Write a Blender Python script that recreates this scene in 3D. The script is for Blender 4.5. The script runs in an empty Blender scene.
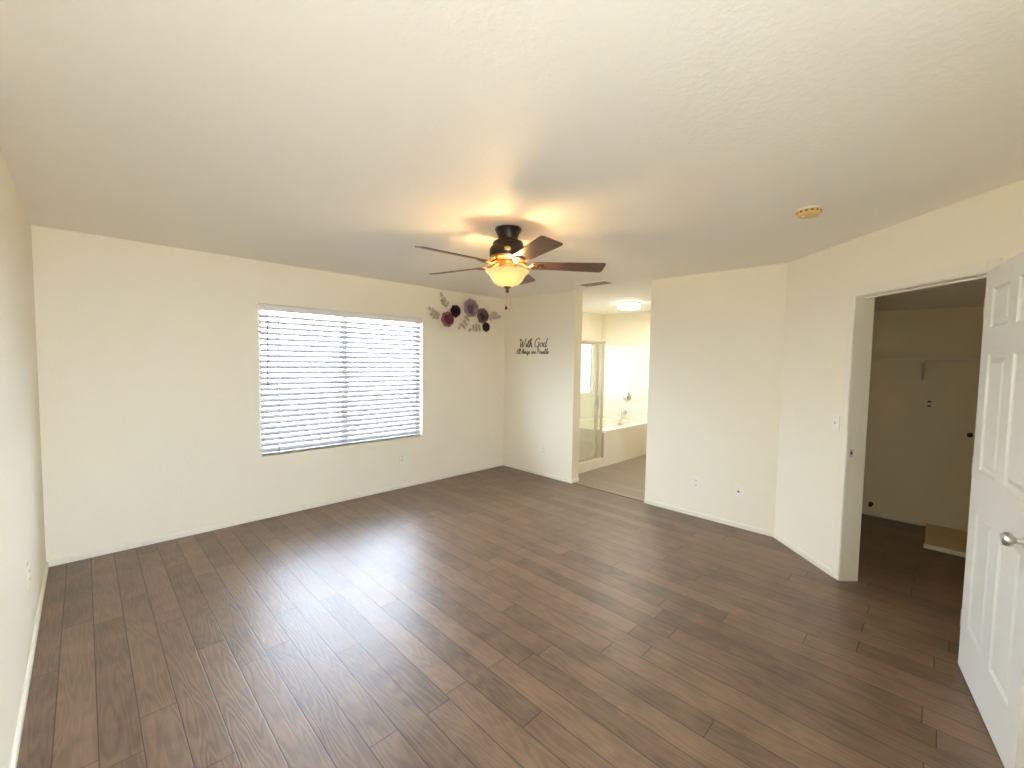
import bpy, bmesh, math, random
from mathutils import Vector, Matrix

random.seed(7)
SC = bpy.context.scene
COL = SC.collection
PI = math.pi

# ------------------------------------------------------------------ camera
def make_camera():
    f_px, pitch, roll, yaw, h = 427.55, 0.0544, -0.0158, 0.7841, 1.5501
    cd = bpy.data.cameras.new('camera')
    cd.sensor_width = 36.0
    cd.lens = f_px / 1024 * 36.0
    cd.clip_start = 0.02
    co = bpy.data.objects.new('camera', cd)
    COL.objects.link(co)
    fwd0 = Vector((math.cos(yaw), math.sin(yaw), 0))
    right0 = Vector((math.sin(yaw), -math.cos(yaw), 0))
    up0 = Vector((0, 0, 1))
    fwd = fwd0 * math.cos(pitch) - up0 * math.sin(pitch)
    up = fwd0 * math.sin(pitch) + up0 * math.cos(pitch)
    c, s = math.cos(roll), math.sin(roll)
    r2 = right0 * c - up * s
    u2 = right0 * s + up * c
    m = Matrix((r2, u2, -fwd)).transposed().to_4x4()
    m.translation = Vector((0, 0, h))
    co.matrix_world = m
    SC.camera = co
make_camera()

# ------------------------------------------------------------------ world, exposure
SKY_TOP = (0.20, 0.24, 0.30, 1)
SKY_LOW = (0.77, 0.90, 1.07, 1)
SKY_GROUND = (0.42, 0.44, 0.45, 1)
SKY_STRENGTH = 21.0
EXPOSURE = 0.56
BULB_WATTS = 10.5
BATH_WATTS = 16.0

def make_world():
    w = bpy.data.worlds.new('overcast_sky')
    SC.world = w
    w.use_nodes = True
    nt = w.node_tree
    bg = nt.nodes['Background']
    tc = nt.nodes.new('ShaderNodeTexCoord')
    sx = nt.nodes.new('ShaderNodeSeparateXYZ')
    mr = nt.nodes.new('ShaderNodeMapRange')
    mr.inputs[1].default_value = -1; mr.inputs[2].default_value = 1
    cr = nt.nodes.new('ShaderNodeValToRGB')
    e = cr.color_ramp.elements
    e[0].position = 0.46; e[0].color = SKY_GROUND
    e[1].position = 0.82; e[1].color = SKY_TOP
    n = e.new(0.51); n.color = SKY_LOW
    n = e.new(0.70); n.color = SKY_LOW
    nt.links.new(tc.outputs['Generated'], sx.inputs[0])
    nt.links.new(sx.outputs['Z'], mr.inputs[0])
    nt.links.new(mr.outputs[0], cr.inputs[0])
    nt.links.new(cr.outputs[0], bg.inputs['Color'])
    bg.inputs['Strength'].default_value = SKY_STRENGTH
make_world()

SC.view_settings.view_transform = 'Standard'
SC.view_settings.look = 'None'
SC.view_settings.exposure = EXPOSURE
SC.view_settings.gamma = 1.0
SC.view_settings.use_curve_mapping = False
SC.cycles.use_denoising = True
SC.cycles.max_bounces = 16
SC.cycles.diffuse_bounces = 10
SC.cycles.glossy_bounces = 6
SC.cycles.transmission_bounces = 8
SC.cycles.transparent_max_bounces = 16
SC.cycles.sample_clamp_indirect = 8.0
SC.cycles.caustics_reflective = False
SC.cycles.caustics_refractive = False

# ------------------------------------------------------------------ room dimensions (metres; camera stands over the origin)
XL, YW, XB = -0.231, 4.514, 4.362          # left wall, window wall, right wall (room faces)
Y3, Y4, YD = 3.25, 2.2415, 0.98            # bath opening ends, start of the diagonal wall
H = 2.44
YN = -0.62                                 # wall behind the camera
TB = 0.145                                 # thickness of the right wall
DA = -0.75 * PI                            # direction of the diagonal wall
DU = Vector((math.cos(DA), math.sin(DA), 0))
DN = Vector((-1, 1, 0)).normalized()       # into the room
SJ, SH, DOORH, DT = 0.770, 1.602, 2.036, 0.125
XCB, ZCC = 5.77, 2.112                     # closet back wall, closet ceiling
XF, YT = 6.90, 3.45                        # bath far wall, front of the tub
WX0, WX1, WZ0, WZ1 = 1.163, 2.958, 0.600, 2.047    # bedroom window opening
BX0, BX1, BZ0, BZ1 = 5.55, 6.80, 0.93, 1.92        # bath window opening
def dg(s, off=0.0, z=0.0):
    p = Vector((XB, YD, 0)) + DU * s + DN * off
    return Vector((p.x, p.y, z))

# ------------------------------------------------------------------ materials
def new_mat(name):
    m = bpy.data.materials.new(name)
    m.use_nodes = True
    nt = m.node_tree
    return m, nt, nt.nodes['Principled BSDF']

def mat(name, col, rough=0.5, metal=0.0, bump=0.0, scale=60.0, var=0.0, spec=None):
    m, nt, b = new_mat(name)
    b.inputs['Base Color'].default_value = (*col, 1)
    b.inputs['Roughness'].default_value = rough
    b.inputs['Metallic'].default_value = metal
    if spec is not None:
        b.inputs['Specular IOR Level'].default_value = spec
    if bump or var:
        tc = nt.nodes.new('ShaderNodeTexCoord')
        no = nt.nodes.new('ShaderNodeTexNoise')
        no.inputs['Scale'].default_value = scale
        no.inputs['Detail'].default_value = 4
        nt.links.new(tc.outputs['Object'], no.inputs['Vector'])
        if bump:
            bp = nt.nodes.new('ShaderNodeBump')
            bp.inputs['Strength'].default_value = bump
            bp.inputs['Distance'].default_value = 0.004
            nt.links.new(no.outputs['Fac'], bp.inputs['Height'])
            nt.links.new(bp.outputs[0], b.inputs['Normal'])
        if var:
            mx = nt.nodes.new('ShaderNodeMix'); mx.data_type = 'RGBA'
            mx.inputs[6].default_value = (*[c * (1 - var) for c in col], 1)
            mx.inputs[7].default_value = (*[min(1, c * (1 + var)) for c in col], 1)
            nt.links.new(no.outputs['Fac'], mx.inputs[0])
            nt.links.new(mx.outputs[2], b.inputs['Base Color'])
    return m

def plaster(name, col, bump=0.25, scale=45, thresh=(0.42, 0.62)):
    """wall paint over knock-down texture"""
    m, nt, b = new_mat(name)
    b.inputs['Base Color'].default_value = (*col, 1)
    b.inputs['Roughness'].default_value = 0.62
    b.inputs['Specular IOR Level'].default_value = 0.665
    tc = nt.nodes.new('ShaderNodeTexCoord')
    no = nt.nodes.new('ShaderNodeTexNoise')
    no.inputs['Scale'].default_value = scale
    no.inputs['Detail'].default_value = 3
    mr = nt.nodes.new('ShaderNodeMapRange')
    mr.interpolation_type = 'SMOOTHSTEP'
    mr.inputs[1].default_value, mr.inputs[2].default_value = thresh
    bp = nt.nodes.new('ShaderNodeBump')
    bp.inputs['Strength'].default_value = bump
    bp.inputs['Distance'].default_value = 0.003
    nt.links.new(tc.outputs['Object'], no.inputs['Vector'])
    nt.links.new(no.outputs['Fac'], mr.inputs[0])
    nt.links.new(mr.outputs[0], bp.inputs['Height'])
    nt.links.new(bp.outputs[0], b.inputs['Normal'])
    return m

def floor_material(name, pw, pl, dark, light, rough):
    """planks running along y: random tone per board, cathedral grain, bevelled seams"""
    m, nt, b = new_mat(name)
    N, L = nt.nodes.new, nt.links.new
    def math_(op, a, bb=None, c=None):
        n = N('ShaderNodeMath'); n.operation = op
        for i, v in enumerate((a, bb, c)):
            if v is None: continue
            if isinstance(v, (int, float)): n.inputs[i].default_value = v
            else: L(v, n.inputs[i])
        return n.outputs[0]
    tc = N('ShaderNodeTexCoord'); sx = N('ShaderNodeSeparateXYZ')
    L(tc.outputs['Object'], sx.inputs[0])
    X, Y = sx.outputs['X'], sx.outputs['Y']
    rx = math_('DIVIDE', X, pw)
    row = math_('FLOOR', rx); fx = math_('FRACT', rx)
    wn = N('ShaderNodeTexWhiteNoise'); wn.noise_dimensions = '1D'
    L(row, wn.inputs['W'])
    yy = math_('ADD', math_('DIVIDE', Y, pl), math_('MULTIPLY', wn.outputs['Value'], 7.3))
    piece = math_('FLOOR', yy); fy = math_('FRACT', yy)
    cb = N('ShaderNodeCombineXYZ'); L(row, cb.inputs[0]); L(piece, cb.inputs[1])
    w2 = N('ShaderNodeTexWhiteNoise'); w2.noise_dimensions = '2D'
    L(cb.outputs[0], w2.inputs['Vector'])
    # grain space: offset per board
    gx = math_('ADD', X, math_('MULTIPLY', w2.outputs['Value'], 13.0))
    gy = math_('ADD', math_('MULTIPLY', Y, 0.11), math_('MULTIPLY', row, 0.37))
    gv = N('ShaderNodeCombineXYZ'); L(gx, gv.inputs[0]); L(gy, gv.inputs[1])
    n1 = N('ShaderNodeTexNoise'); n1.inputs['Scale'].default_value = 9; n1.inputs['Detail'].default_value = 2
    n1.inputs['Roughness'].default_value = 0.5
    L(gv.outputs[0], n1.inputs['Vector'])
    rings = math_('SINE', math_('MULTIPLY', n1.outputs['Fac'], 95))
    rings = math_('MULTIPLY_ADD', rings, 0.5, 0.5)
    gv2 = N('ShaderNodeCombineXYZ')
    L(math_('MULTIPLY', gx, 1.0), gv2.inputs[0]); L(math_('MULTIPLY', Y, 0.03), gv2.inputs[1])
    n2 = N('ShaderNodeTexNoise'); n2.inputs['Scale'].default_value = 220; n2.inputs['Detail'].default_value = 3
    L(gv2.outputs[0], n2.inputs['Vector'])
    n3 = N('ShaderNodeTexNoise'); n3.inputs['Scale'].default_value = 5; n3.inputs['Detail'].default_value = 4
    L(tc.outputs['Object'], n3.inputs['Vector'])
    t = math_('MULTIPLY', w2.outputs['Value'], 0.22)
    t = math_('ADD', t, math_('MULTIPLY', rings, 0.14))
    t = math_('ADD', t, math_('MULTIPLY', n2.outputs['Fac'], 0.30))
    t = math_('ADD', t, math_('MULTIPLY', n3.outputs['Fac'], 0.54))
    cr = N('ShaderNodeValToRGB')
    cr.color_ramp.elements[0].position = 0.22; cr.color_ramp.elements[0].color = (*dark, 1)
    cr.color_ramp.elements[1].position = 0.95; cr.color_ramp.elements[1].color = (*light, 1)
    L(t, cr.inputs[0])
    # seams
    ex = math_('MINIMUM', fx, math_('SUBTRACT', 1.0, fx))
    ex = math_('MULTIPLY', ex, pw)
    ey = math_('MULTIPLY', math_('MINIMUM', fy, math_('SUBTRACT', 1.0, fy)), pl)
    ed = math_('MINIMUM', ex, ey)
    seam = N('ShaderNodeMapRange'); seam.interpolation_type = 'SMOOTHSTEP'
    seam.inputs[1].default_value = 0.0; seam.inputs[2].default_value = 0.0035
    L(ed, seam.inputs[0])
    mx = N('ShaderNodeMix'); mx.data_type = 'RGBA'
    mx.inputs[6].default_value = (dark[0] * .35, dark[1] * .35, dark[2] * .35, 1)
    L(cr.outputs[0], mx.inputs[7]); L(seam.outputs[0], mx.inputs[0])
    L(mx.outputs[2], b.inputs['Base Color'])
    ro = math_('ADD', rough - 0.05, math_('MULTIPLY', n3.outputs['Fac'], 0.10))
    ro = math_('ADD', ro, math_('MULTIPLY', rings, 0.05))
    L(ro, b.inputs['Roughness'])
    b.inputs['Specular IOR Level'].default_value = 0.66
    hgt = math_('ADD', math_('MULTIPLY', seam.outputs[0], 1.0), math_('MULTIPLY', rings, 0.36))
    hgt = math_('ADD', hgt, math_('MULTIPLY', n3.outputs['Fac'], 1.2))
    bp = N('ShaderNodeBump'); bp.inputs['Strength'].default_value = 0.18; bp.inputs['Distance'].default_value = 0.003
    L(hgt, bp.inputs['Height']); L(bp.outputs[0], b.inputs['Normal'])
    return m

def glass_mat(name, tint=(1, 1, 1), refl=0.07):
    m = bpy.data.materials.new(name); m.use_nodes = True
    nt = m.node_tree; nt.nodes.remove(nt.nodes['Principled BSDF'])
    out = nt.nodes['Material Output']
    tr = nt.nodes.new('ShaderNodeBsdfTransparent'); tr.inputs[0].default_value = (*tint, 1)
    gl = nt.nodes.new('ShaderNodeBsdfGlossy'); gl.inputs['Roughness'].default_value = 0.02
    lw = nt.nodes.new('ShaderNodeLayerWeight'); lw.inputs[0].default_value = 0.25
    ml = nt.nodes.new('ShaderNodeMath'); ml.operation = 'MULTIPLY_ADD'
    ml.inputs[1].default_value = 0.25; ml.inputs[2].default_value = refl * 0.5
    mx = nt.nodes.new('ShaderNodeMixShader')
    nt.links.new(lw.outputs['Fresnel'], ml.inputs[0]); nt.links.new(ml.outputs[0], mx.inputs[0])
    nt.links.new(tr.outputs[0], mx.inputs[1]); nt.links.new(gl.outputs[0], mx.inputs[2])
    nt.links.new(mx.outputs[0], out.inputs[0])
    return m

def lamp_mat(name, col, strength, base=(0.9, 0.85, 0.7), mottled=False):
    m, nt, b = new_mat(name)
    b.inputs['Base Color'].default_value = (*base, 1)
    b.inputs['Roughness'].default_value = 0.35
    b.inputs['Emission Color'].default_value = (*col, 1)
    b.inputs['Emission Strength'].default_value = strength
    if mottled:
        tc = nt.nodes.new('ShaderNodeTexCoord'); no = nt.nodes.new('ShaderNodeTexNoise')
        no.inputs['Scale'].default_value = 16; no.inputs['Detail'].default_value = 3
        mx = nt.nodes.new('ShaderNodeMix'); mx.data_type = 'RGBA'
        mx.inputs[6].default_value = (col[0], col[1] * 0.80, col[2] * 0.5, 1)
        mx.inputs[7].default_value = (col[0], min(1, col[1] * 1.08), col[2] * 1.25, 1)
        nt.links.new(tc.outputs['Object'], no.inputs['Vector'])
        nt.links.new(no.outputs['Fac'], mx.inputs[0]); nt.links.new(mx.outputs[2], b.inputs['Emission Color'])
    return m

def wood_mat(name, dark, light, rough=0.35):
    m, nt, b = new_mat(name)
    tc = nt.nodes.new('ShaderNodeTexCoord'); mp = nt.nodes.new('ShaderNodeMapping')
    mp.inputs['Scale'].default_value = (2.0, 40, 40)
    no = nt.nodes.new('ShaderNodeTexNoise'); no.inputs['Scale'].default_value = 2; no.inputs['Detail'].default_value = 4
    cr = nt.nodes.new('ShaderNodeValToRGB')
    cr.color_ramp.elements[0].position = .3; cr.color_ramp.elements[1].position = .7
    cr.color_ramp.elements[0].color = (*dark, 1); cr.color_ramp.elements[1].color = (*light, 1)
    nt.links.new(tc.outputs['Object'], mp.inputs[0]); nt.links.new(mp.outputs[0], no.inputs['Vector'])
    nt.links.new(no.outputs['Fac'], cr.inputs[0]); nt.links.new(cr.outputs[0], b.inputs['Base Color'])
    b.inputs['Roughness'].default_value = rough
    return m

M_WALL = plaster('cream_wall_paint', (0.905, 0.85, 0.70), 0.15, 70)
M_CEIL = plaster('knockdown_ceiling_paint', (0.95, 0.93, 0.87), 0.15, 42, (0.45, 0.60))
M_CLOSET = plaster('yellow_cast_closet_wall', (0.88, 0.79, 0.58), 0.15, 70)  # cream wall paint with the dim closet's yellow cast put into the colour
M_TRIM = mat('white_trim_paint', (0.88, 0.84, 0.72), 0.4)
M_DOOR = mat('white_door_paint', (0.86, 0.86, 0.80), 0.38)
M_FLOOR = floor_material('dark_wood_planks', 0.127, 1.22, (0.052, 0.030, 0.018), (0.28, 0.178, 0.110), 0.38)
M_BATHFLOOR = floor_material('grey_brown_vinyl_planks', 0.15, 1.2, (0.20, 0.155, 0.115), (0.32, 0.255, 0.195), 0.42)
M_VINYL = mat('white_window_vinyl', (0.88, 0.88, 0.86), 0.35)
M_SLAT = mat('greyed_blind_slat', (0.33, 0.33, 0.33), 0.5)  # white slats greyed down so the bright window does not wash them out
M_HEAD = mat('white_blind_valance', (0.86, 0.82, 0.80), 0.4)
M_CORD = mat('pale_blind_cord', (0.62, 0.62, 0.62), 0.7)
M_WAND = mat('clear_grey_wand', (0.14, 0.14, 0.15), 0.3)
M_PLATE = mat('white_plastic_plate', (0.90, 0.87, 0.76), 0.35)
M_LOUVRE = mat('grey_brown_vent_louvre', (0.40, 0.36, 0.29), 0.6)  # darker and browner than the vent frame
M_SLOT = mat('dark_slot', (0.05, 0.045, 0.04), 0.6)
M_YELLOW = mat('yellowed_plastic', (0.78, 0.52, 0.20), 0.45)
M_BRONZE = mat('dark_bronze', (0.030, 0.020, 0.016), 0.32, 0.55)
M_BRONZE2 = mat('antique_bronze', (0.16, 0.085, 0.045), 0.30, 0.8)
M_STRIP = mat('brown_transition_strip', (0.11, 0.08, 0.055), 0.5)
M_BRASS = mat('antique_brass', (0.62, 0.40, 0.18), 0.28, 0.9)
M_BLADE = wood_mat('walnut_fan_blade', (0.085, 0.036, 0.020), (0.17, 0.078, 0.042), 0.38)
def bowl_glass():
    """amber glass glowing most where it is nearest to the bulbs"""
    m, nt, b = new_mat('amber_glass_bowl')
    N, L = nt.nodes.new, nt.links.new
    b.inputs['Base Color'].default_value = (0.85, 0.62, 0.30, 1)
    b.inputs['Roughness'].default_value = 0.3
    tc = N('ShaderNodeTexCoord')
    no = N('ShaderNodeTexNoise'); no.inputs['Scale'].default_value = 14; no.inputs['Detail'].default_value = 3
    L(tc.outputs['Object'], no.inputs['Vector'])
    d = None
    for k in range(2):
        a = math.radians(30 + 180 * k)
        vd = N('ShaderNodeVectorMath'); vd.operation = 'DISTANCE'
        vd.inputs[1].default_value = (0.03 * math.cos(a), 0.03 * math.sin(a), -0.322)
        L(tc.outputs['Object'], vd.inputs[0])
        if d is None: d = vd.outputs['Value']
        else:
            mn = N('ShaderNodeMath'); mn.operation = 'MINIMUM'
            L(d, mn.inputs[0]); L(vd.outputs['Value'], mn.inputs[1]); d = mn.outputs[0]
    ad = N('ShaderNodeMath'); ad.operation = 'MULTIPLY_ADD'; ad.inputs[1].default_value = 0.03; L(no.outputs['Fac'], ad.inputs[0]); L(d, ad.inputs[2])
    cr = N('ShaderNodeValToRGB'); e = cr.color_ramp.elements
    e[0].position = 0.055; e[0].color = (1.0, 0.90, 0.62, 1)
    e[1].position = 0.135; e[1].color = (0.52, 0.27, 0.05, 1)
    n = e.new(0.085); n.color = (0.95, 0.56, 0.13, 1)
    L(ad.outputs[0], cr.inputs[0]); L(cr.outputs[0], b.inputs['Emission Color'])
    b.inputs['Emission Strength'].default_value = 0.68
    return m
M_BOWL = bowl_glass()
M_BULB = lamp_mat('warm_bulb', (1.0, 0.80, 0.45), 14.0)
M_STEEL = mat('brushed_nickel', (0.62, 0.62, 0.62), 0.28, 1.0)
M_CHROME = mat('chrome', (0.72, 0.74, 0.76), 0.15, 1.0)
M_SATIN = mat('satin_shower_frame', (0.78, 0.74, 0.64), 0.32, 0.85)
M_TUB = mat('white_tub_acrylic', (0.90, 0.87, 0.78), 0.22)
M_SURR = mat('white_surround_panel', (0.90, 0.89, 0.84), 0.25)
M_GLASS = glass_mat('window_glass')
M_DIMGLASS = glass_mat('dimming_bath_glass', (0.42, 0.42, 0.40))  # grey tint added to dim the daylight entering the bathroom
M_SHOWER = glass_mat('shower_glass', (0.97, 0.98, 0.96), 0.08)
M_BLACK = mat('black_vinyl_lettering', (0.075, 0.055, 0.03), 0.6)
M_LILAC = mat('lilac_paper', (0.60, 0.44, 0.48), 0.8, var=0.18, scale=30)
M_LILACIN = mat('shaded_lilac_paper', (0.26, 0.17, 0.21), 0.8, var=0.25, scale=30)  # shade inside the flower heart put into the colour
M_LILACMID = mat('half_shaded_lilac_paper', (0.44, 0.31, 0.36), 0.8, var=0.3, scale=30)  # inner petals darkened to stand for the shade between petals
M_PLUMMID = mat('mid_plum_paper', (0.07, 0.028, 0.034), 0.75, var=0.3, scale=30)
M_MAUVEIN = mat('shaded_mauve_paper', (0.27, 0.085, 0.105), 0.8, var=0.3, scale=30)  # mauve darkened for the shade among inner petals and heart
M_ROSEMID = mat('shaded_dusty_mauve_paper', (0.20, 0.11, 0.125), 0.8, var=0.3, scale=30)  # shade on the inner petals put into the paper colour
M_MAUVE = mat('mauve_paper', (0.42, 0.20, 0.22), 0.8, var=0.2, scale=30)
M_PLUM = mat('dark_plum_paper', (0.035, 0.012, 0.018), 0.75, var=0.2, scale=30)
M_ROSE = mat('dusty_mauve_paper', (0.30, 0.19, 0.21), 0.8, var=0.2, scale=30)
M_ROSEIN = mat('dark_mauve_paper', (0.14, 0.06, 0.07), 0.8)
M_LEAF = mat('pale_sage_paper', (0.58, 0.51, 0.38), 0.8, var=0.22, scale=40)
M_STEM = mat('sage_wire', (0.48, 0.42, 0.30), 0.8)
M_LIGHT = lamp_mat('white_diffuser', (1.0, 0.97, 0.90), 5.0, (0.9, 0.9, 0.9))
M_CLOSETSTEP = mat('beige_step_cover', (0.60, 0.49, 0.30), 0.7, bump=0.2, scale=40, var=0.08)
M_OUT = mat('exterior_stucco', (0.70, 0.66, 0.58), 0.9)

# ------------------------------------------------------------------ mesh helpers
def V(*a): return Vector(a)
def add_box(bm, lo, hi, bevel=0.0, mtx=None, seg=2):
    lo, hi = Vector(lo), Vector(hi)
    c = (lo + hi) / 2; d = hi - lo
    r = bmesh.ops.create_cube(bm, size=1.0)
    vs = r['verts']
    for v in vs:
        v.co = Vector((v.co.x * d.x, v.co.y * d.y, v.co.z * d.z)) + c
    if bevel > 0:
        es = list({e for v in vs for e in v.link_edges})
        rb = bmesh.ops.bevel(bm, geom=es, offset=bevel, segments=seg, profile=0.5, affect='EDGES')
        vs = list({v for f in rb['faces'] for v in f.verts} | {v for v in vs if v.is_valid})
    if mtx is not None:
        for v in vs: v.co = mtx @ v.co
    return vs

def add_prism(bm, pts, z0, z1):
    """vertical prism over a plan polygon"""
    a = [bm.verts.new((p[0], p[1], z0)) for p in pts]
    b = [bm.verts.new((p[0], p[1], z1)) for p in pts]
    n = len(pts)
    bm.faces.new(list(reversed(a))); bm.faces.new(b)
    for i in range(n):
        bm.faces.new((a[i], a[(i + 1) % n], b[(i + 1) % n], b[i]))

def add_lathe(bm, prof, n=40, center=(0, 0, 0), mtx=None, close=True):
    """profile of (radius, z) turned about z"""
    c = Vector(center); rings = []
    for r, z in prof:
        if r < 1e-5:
            p = Vector((0, 0, z)) + c
            rings.append([bm.verts.new(mtx @ p if mtx else p)])
        else:
            ring = []
            for k in range(n):
                a = 2 * PI * k / n
                p = Vector((r * math.cos(a), r * math.sin(a), z)) + c
                ring.append(bm.verts.new(mtx @ p if mtx else p))
            rings.append(ring)
    for i in range(len(rings) - 1):
        A, B = rings[i], rings[i + 1]
        for k in range(n):
            k2 = (k + 1) % n
            if len(A) == 1 and len(B) == 1: break
            if len(A) == 1: bm.faces.new((A[0], B[k], B[k2]))
            elif len(B) == 1: bm.faces.new((A[k], B[0], A[k2]))
            else: bm.faces.new((A[k], B[k], B[k2], A[k2]))
    if close:
        for ring, rev in ((rings[0], True), (rings[-1], False)):
            if len(ring) > 1:
                try: bm.faces.new(list(reversed(ring)) if rev else ring)
                except ValueError: pass

def add_tube(bm, pts, r, n=8, caps=True):
    pts = [Vector(p) for p in pts]
    rs = r if isinstance(r, (list, tuple)) else [r] * len(pts)
    rings = []; prev = None
    for i, p in enumerate(pts):
        if i == 0: t = pts[1] - pts[0]
        elif i == len(pts) - 1: t = pts[-1] - pts[-2]
        else: t = pts[i + 1] - pts[i - 1]
        t.normalize()
        if prev is None:
            a = Vector((0, 0, 1)) if abs(t.z) < 0.9 else Vector((1, 0, 0))
            prev = t.cross(a).normalized()
        u = (prev - t * prev.dot(t)).normalized(); prev = u
        w = t.cross(u)
        rings.append([bm.verts.new(p + (u * math.cos(2 * PI * k / n) + w * math.sin(2 * PI * k / n)) * rs[i]) for k in range(n)])
    for A, B in zip(rings, rings[1:]):
        for k in range(n):
            bm.faces.new((A[k], A[(k + 1) % n], B[(k + 1) % n], B[k]))
    if caps:
        bm.faces.new(list(reversed(rings[0]))); bm.faces.new(rings[-1])

def obj(name, bm, material, parent=None, smooth=False, mods=None):
    bmesh.ops.recalc_face_normals(bm, faces=bm.faces)
    me = bpy.data.meshes.new(name)
    bm.to_mesh(me); bm.free()
    if smooth:
        for p in me.polygons: p.use_smooth = True
        try: me.set_sharp_from_angle(angle=math.radians(35))
        except Exception: pass
    me.materials.append(material)
    o = bpy.data.objects.new(name, me)
    COL.objects.link(o)
    if parent is not None: o.parent = parent
    return o

def tag(o, label, cat, group=None, kind=None):
    o['label'] = label; o['category'] = cat
    if group: o['group'] = group
    if kind: o['kind'] = kind
    return o

def thing(name, label, cat, loc=(0, 0, 0), rotz=0.0, group=None, kind=None):
    o = bpy.data.objects.new(name, None); o.empty_display_size = 0.05
    COL.objects.link(o); o.location = loc; o.rotation_euler = (0, 0, rotz)
    return tag(o, label, cat, group, kind)

def struct(name, bm, material, label, cat, smooth=False):
    return tag(obj(name, bm, material, None, smooth), label, cat, None, 'structure')

def B(*boxes, bevel=0.0):
    bm = bmesh.new()
    for lo, hi in boxes: add_box(bm, lo, hi, bevel)
    return bm

# ------------------------------------------------------------------ the shell
def wall_with_window(x0, x1, wx0, wx1, wz0, wz1):
    ya, yb = YW, YW + 0.17
    return B(((x0, ya, 0), (wx0, yb, H)), ((wx1, ya, 0), (x1, yb, H)),
             ((wx0, ya, 0), (wx1, yb, wz0)), ((wx0, ya, wz1), (wx1, yb, H)))

struct('wall_far', wall_with_window(XL - 0.15, XB + TB / 2, WX0, WX1, WZ0, WZ1), M_WALL,
       'long cream wall around the wide window with blinds', 'wall')
struct('wall_left', B(((XL - 0.15, YN - 0.15, 0), (XL, YW, H))), M_WALL,
       'cream wall along the left edge of the view', 'wall')
EX0, EX1 = 0.00, 0.58                      # unseen entry gap behind the camera, added and sized to let in daylight
struct('wall_near', B(((XL, YN - 0.15, 0), (EX0, YN, H)), ((EX1, YN - 0.15, 0), (2.765, YN, H))), M_WALL,
       'unseen cream wall behind the camera with an entry gap added for daylight', 'wall')
bm = bmesh.new(); add_box(bm, (XB, Y3, 0), (XB + TB, YW, H))
struct('wall_right_far', bm, M_WALL, 'short cream wall carrying the black lettering', 'wall')
bm = bmesh.new()
add_prism(bm, [(XB, Y4), (XB + TB, Y4), (XB + TB, YD - 0.06), (XB, YD)], 0, H)
struct('wall_right', bm, M_WALL, 'plain cream wall with two low outlets right of the bathroom opening', 'wall')

def diagonal_wall():
    bm = bmesh.new()
    def seg(s0, s1, z0, z1, e0=0.0, e1=0.0):
        a, b = dg(s0), dg(s1); c, d = dg(s1 - e1, -DT), dg(s0 + e0, -DT)
        add_prism(bm, [(a.x, a.y), (d.x, d.y), (c.x, c.y), (b.x, b.y)], z0, z1)
    seg(0, SJ, 0, H, e0=-0.06)
    seg(SH, 2.262, 0, H)
    seg(SJ, SH, DOORH, H)
    return bm
struct('wall_diagonal', diagonal_wall(), M_WALL, 'angled cream wall with the closet doorway and light switch', 'wall')

# floors
bm = bmesh.new()
add_box(bm, (XL - 0.15, -1.45, -0.1), (XB + 0.006, YW + 0.1, 0))
add_box(bm, (XB + 0.006, -1.45, -0.1), (XCB + 0.1, 0.91, 0))
struct('floor', bm, M_FLOOR, 'dark brown wood plank floor with a glossy finish', 'floor')
struct('floor_bath', B(((XB + 0.03, 0.92, -0.1), (XF + 0.1, YW + 0.1, -0.002))), M_BATHFLOOR,
       'lighter grey brown plank floor inside the bathroom', 'floor')
struct('trim_threshold', B(((XB + 0.006, Y4, -0.02), (XB + 0.03, Y3, 0.004))), M_STRIP,
       'thin dark strip between bedroom and bathroom floors', 'trim')
# ceilings
struct('ceiling', B(((XL - 0.15, YN - 0.15, H), (XB + 0.05, YW + 0.17, H + 0.12))), M_CEIL,
       'large textured cream bedroom ceiling', 'ceiling')
struct('ceiling_bath', B(((XB + 0.05, 1.35, H), (XF + 0.15, YW + 0.17, H + 0.12))), M_CEIL,
       'bathroom ceiling holding the white light', 'ceiling')

# bathroom walls
struct('wall_bath_window', wall_with_window(XB + TB / 2, XF + 0.15, BX0, BX1, BZ0, BZ1), M_WALL,
       'bathroom wall around the bright window over the tub', 'wall')
struct('wall_bath_far', B(((XF, 1.35, 0), (XF + 0.15, YW, H))), M_WALL, 'bathroom end wall above the bathtub', 'wall')
struct('wall_bath_near', B(((XB + TB, 1.35, 0), (XF, 1.5, H))), M_WALL, 'bathroom wall hidden right of the opening', 'wall')

# closet shell
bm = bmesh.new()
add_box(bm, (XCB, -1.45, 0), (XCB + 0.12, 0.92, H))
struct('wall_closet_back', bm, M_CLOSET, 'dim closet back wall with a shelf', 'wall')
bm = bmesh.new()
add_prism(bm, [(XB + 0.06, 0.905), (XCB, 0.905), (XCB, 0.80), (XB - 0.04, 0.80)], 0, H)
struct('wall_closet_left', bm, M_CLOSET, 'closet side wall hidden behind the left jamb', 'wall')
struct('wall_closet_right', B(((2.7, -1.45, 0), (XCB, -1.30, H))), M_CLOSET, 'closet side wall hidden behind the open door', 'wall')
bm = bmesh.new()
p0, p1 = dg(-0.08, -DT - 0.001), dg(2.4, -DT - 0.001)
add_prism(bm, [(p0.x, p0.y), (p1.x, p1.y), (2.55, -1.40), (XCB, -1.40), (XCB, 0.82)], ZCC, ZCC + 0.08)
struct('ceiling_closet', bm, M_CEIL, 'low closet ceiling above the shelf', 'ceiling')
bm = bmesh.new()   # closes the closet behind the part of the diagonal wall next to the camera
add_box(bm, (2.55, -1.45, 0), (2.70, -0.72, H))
struct('wall_closet_end', bm, M_CLOSET, 'closet end wall behind the open door', 'wall')

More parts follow.
